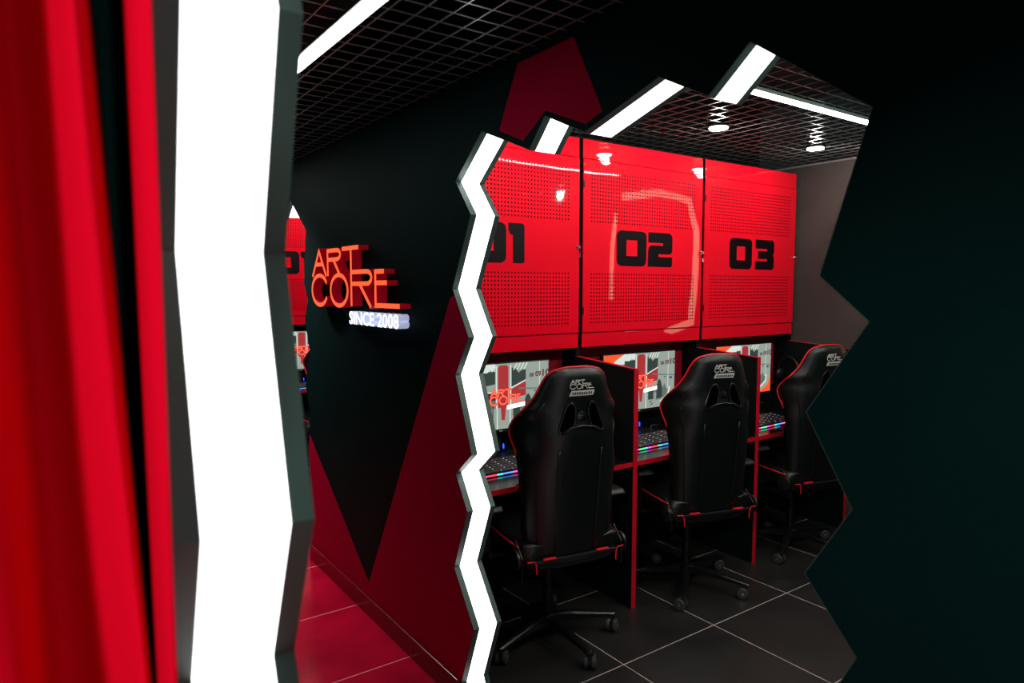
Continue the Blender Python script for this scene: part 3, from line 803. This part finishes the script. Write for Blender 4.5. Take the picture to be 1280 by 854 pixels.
        for s in (-1, 1):
            cs.lathe([(.020, s*.0075), (.0285, s*.008), (.030, s*.012), (.030, s*.022), (.026, s*.026), (.012, s*.027), (.010, s*.024)], (0, 0, .030), 'Y', 22, mi=1)
            cs.lathe([(.008, s*.0245), (.008, s*.0275), (.004, s*.028)], (0, 0, .030), 'Y', 10, mi=2)
        cs.build('caster', [M['blackplastic'], M['rubber'], M['hub']], t, smooth=True, shade_angle=35, loc=(cx, cy, 0.0005), rot=(0, 0, ca))
    return t
def facing(deg): return R(deg-90)
# star angle is given in the chair's own frame
chair.cast = [.5, -.7, .9, 0.2, -1.1]
chair.star = R(193.5)-facing(80)
c0 = chair((1.89, 2.40, 0), facing(80), 'black gaming chair with red piping, nearest of the three beside the zigzag light frame')
chair.star = R(219)-facing(74); chair.cast = [1.2, .3, -.6, .8, -.2]
chair((2.865, 2.41, 0), facing(74), 'black gaming chair with red piping between the two red-edged dividers')
chair.star = R(200)-facing(72)
chair((3.83, 2.40, 0), facing(77), 'rightmost black gaming chair with red piping, partly cut off by the dark jagged wall')
dup(c0, (2.03, 2.38+PITCH, 0), 'far black chair glimpsed through the narrow far opening', facing(88))

# ------------------------------------------------------------------ curtain (two drops in front of the entrance wall)
CX, CY_, F_ = 640, 427, 847
pit = math.atan(66/847); psi = R(54.9)
def ray(u, v):
    r = u-CX; up = CY_-v; fh = F_*math.cos(pit)+up*math.sin(pit); z = -F_*math.sin(pit)+up*math.cos(pit)
    return (fh*math.cos(psi)+r*math.sin(psi), fh*math.sin(psi)-r*math.cos(psi), z)
def drop(name, top, bot, label):
    """plan curves of the cloth at z=1.90 and z=1.24, given as direction and distance; the drop runs straight between and beyond them"""
    def world(l, k):
        out = []; l = [(u+(640-u)*k, y) for u, y in l]
        for u, y in l:
            d = ray(u, 361); out.append((d[0]/d[1]*y, y))
        res = []
        for i in range(len(out)-1):
            a, b, c, d = [out[min(max(i+k, 0), len(out)-1)] for k in (-1, 0, 1, 2)]
            for s in range(8):
                q = s/8
                res.append(tuple(.5*((2*b[j])+(c[j]-a[j])*q+(2*a[j]-5*b[j]+4*c[j]-d[j])*q*q+(3*b[j]-a[j]-3*c[j]+d[j])*q**3) for j in (0, 1)))
        res.append(out[-1]); return res
    A, B = world(top, .032), world(bot, -.022); mb = MB(); rows = []
    for k in range(25):
        z = .02+k*(2.32-.02)/24; q = (1.90-z)/(1.90-1.24); q = max(-.1, min(q, 1.1)) 
        rows.append([mb.bm.verts.new((a[0]*(1-q)+b[0]*q, a[1]*(1-q)+b[1]*q, z)) for a, b in zip(A, B)])
    for r0, r1 in zip(rows, rows[1:]):
        for j in range(len(r0)-1): mb.bm.faces.new([r0[j], r0[j+1], r1[j+1], r1[j]])
    o = mb.build(name, M['curtain'], smooth=True, recalc=False)
    s = o.modifiers.new('thick', 'SOLIDIFY'); s.thickness = .0015
    return tag(o, label, 'curtain', 'red curtain drops')
drop('curtain', [(-300, .62), (-200, .70), (-110, .60), (-50, .66), (-10, .72), (15, .73), (45, .69), (78, .61), (98, .615), (108, .68), (114, .78)],
                [(-300, .62), (-200, .70), (-90, .60), (0, .585), (28, .61), (55, .69), (90, .70), (125, .655), (160, .61), (177, .59), (184, .61), (187, .64)],
     'wide folded red curtain hanging at the left edge of the picture')
drop('curtain', [(152, .70), (157, .62), (165, .60), (180, .59), (188, .585)],
                [(185, .64), (189, .58), (195, .55), (205, .535), (212, .535)],
     'narrow red curtain fold hanging between the wide curtain and the big light strip')

# ------------------------------------------------------------------ fill light off frame: unseen area light added on the camera's side for the curtain
light('AREA', 'curtain_fill_light', (-1.2, -.5, 2.6), 60, (1, .97, .93), .5, rot=(R(-20), R(-35), 0))

# ------------------------------------------------------------------ world, camera, view
w = bpy.data.worlds.new('World'); S.world = w; w.use_nodes = True
w.node_tree.nodes['Background'].inputs['Color'].default_value = (.02, .03, .03, 1); w.node_tree.nodes['Background'].inputs['Strength'].default_value = .3
cam = bpy.data.cameras.new('camera'); co = bpy.data.objects.new('camera', cam); COL.objects.link(co)
co.location = (0, 0, 1.62); co.rotation_euler = (math.pi/2-pit, 0, psi-math.pi/2)
cam.lens = 847/1280*36; cam.sensor_width = 36; cam.clip_start = .02
cam.dof.use_dof = True; cam.dof.focus_distance = 3.6; cam.dof.aperture_fstop = 4.5
S.camera = co
S.view_settings.view_transform = 'Standard'; S.view_settings.look = 'None'; S.view_settings.gamma = 1; S.view_settings.exposure = 0
S.view_settings.use_curve_mapping = False
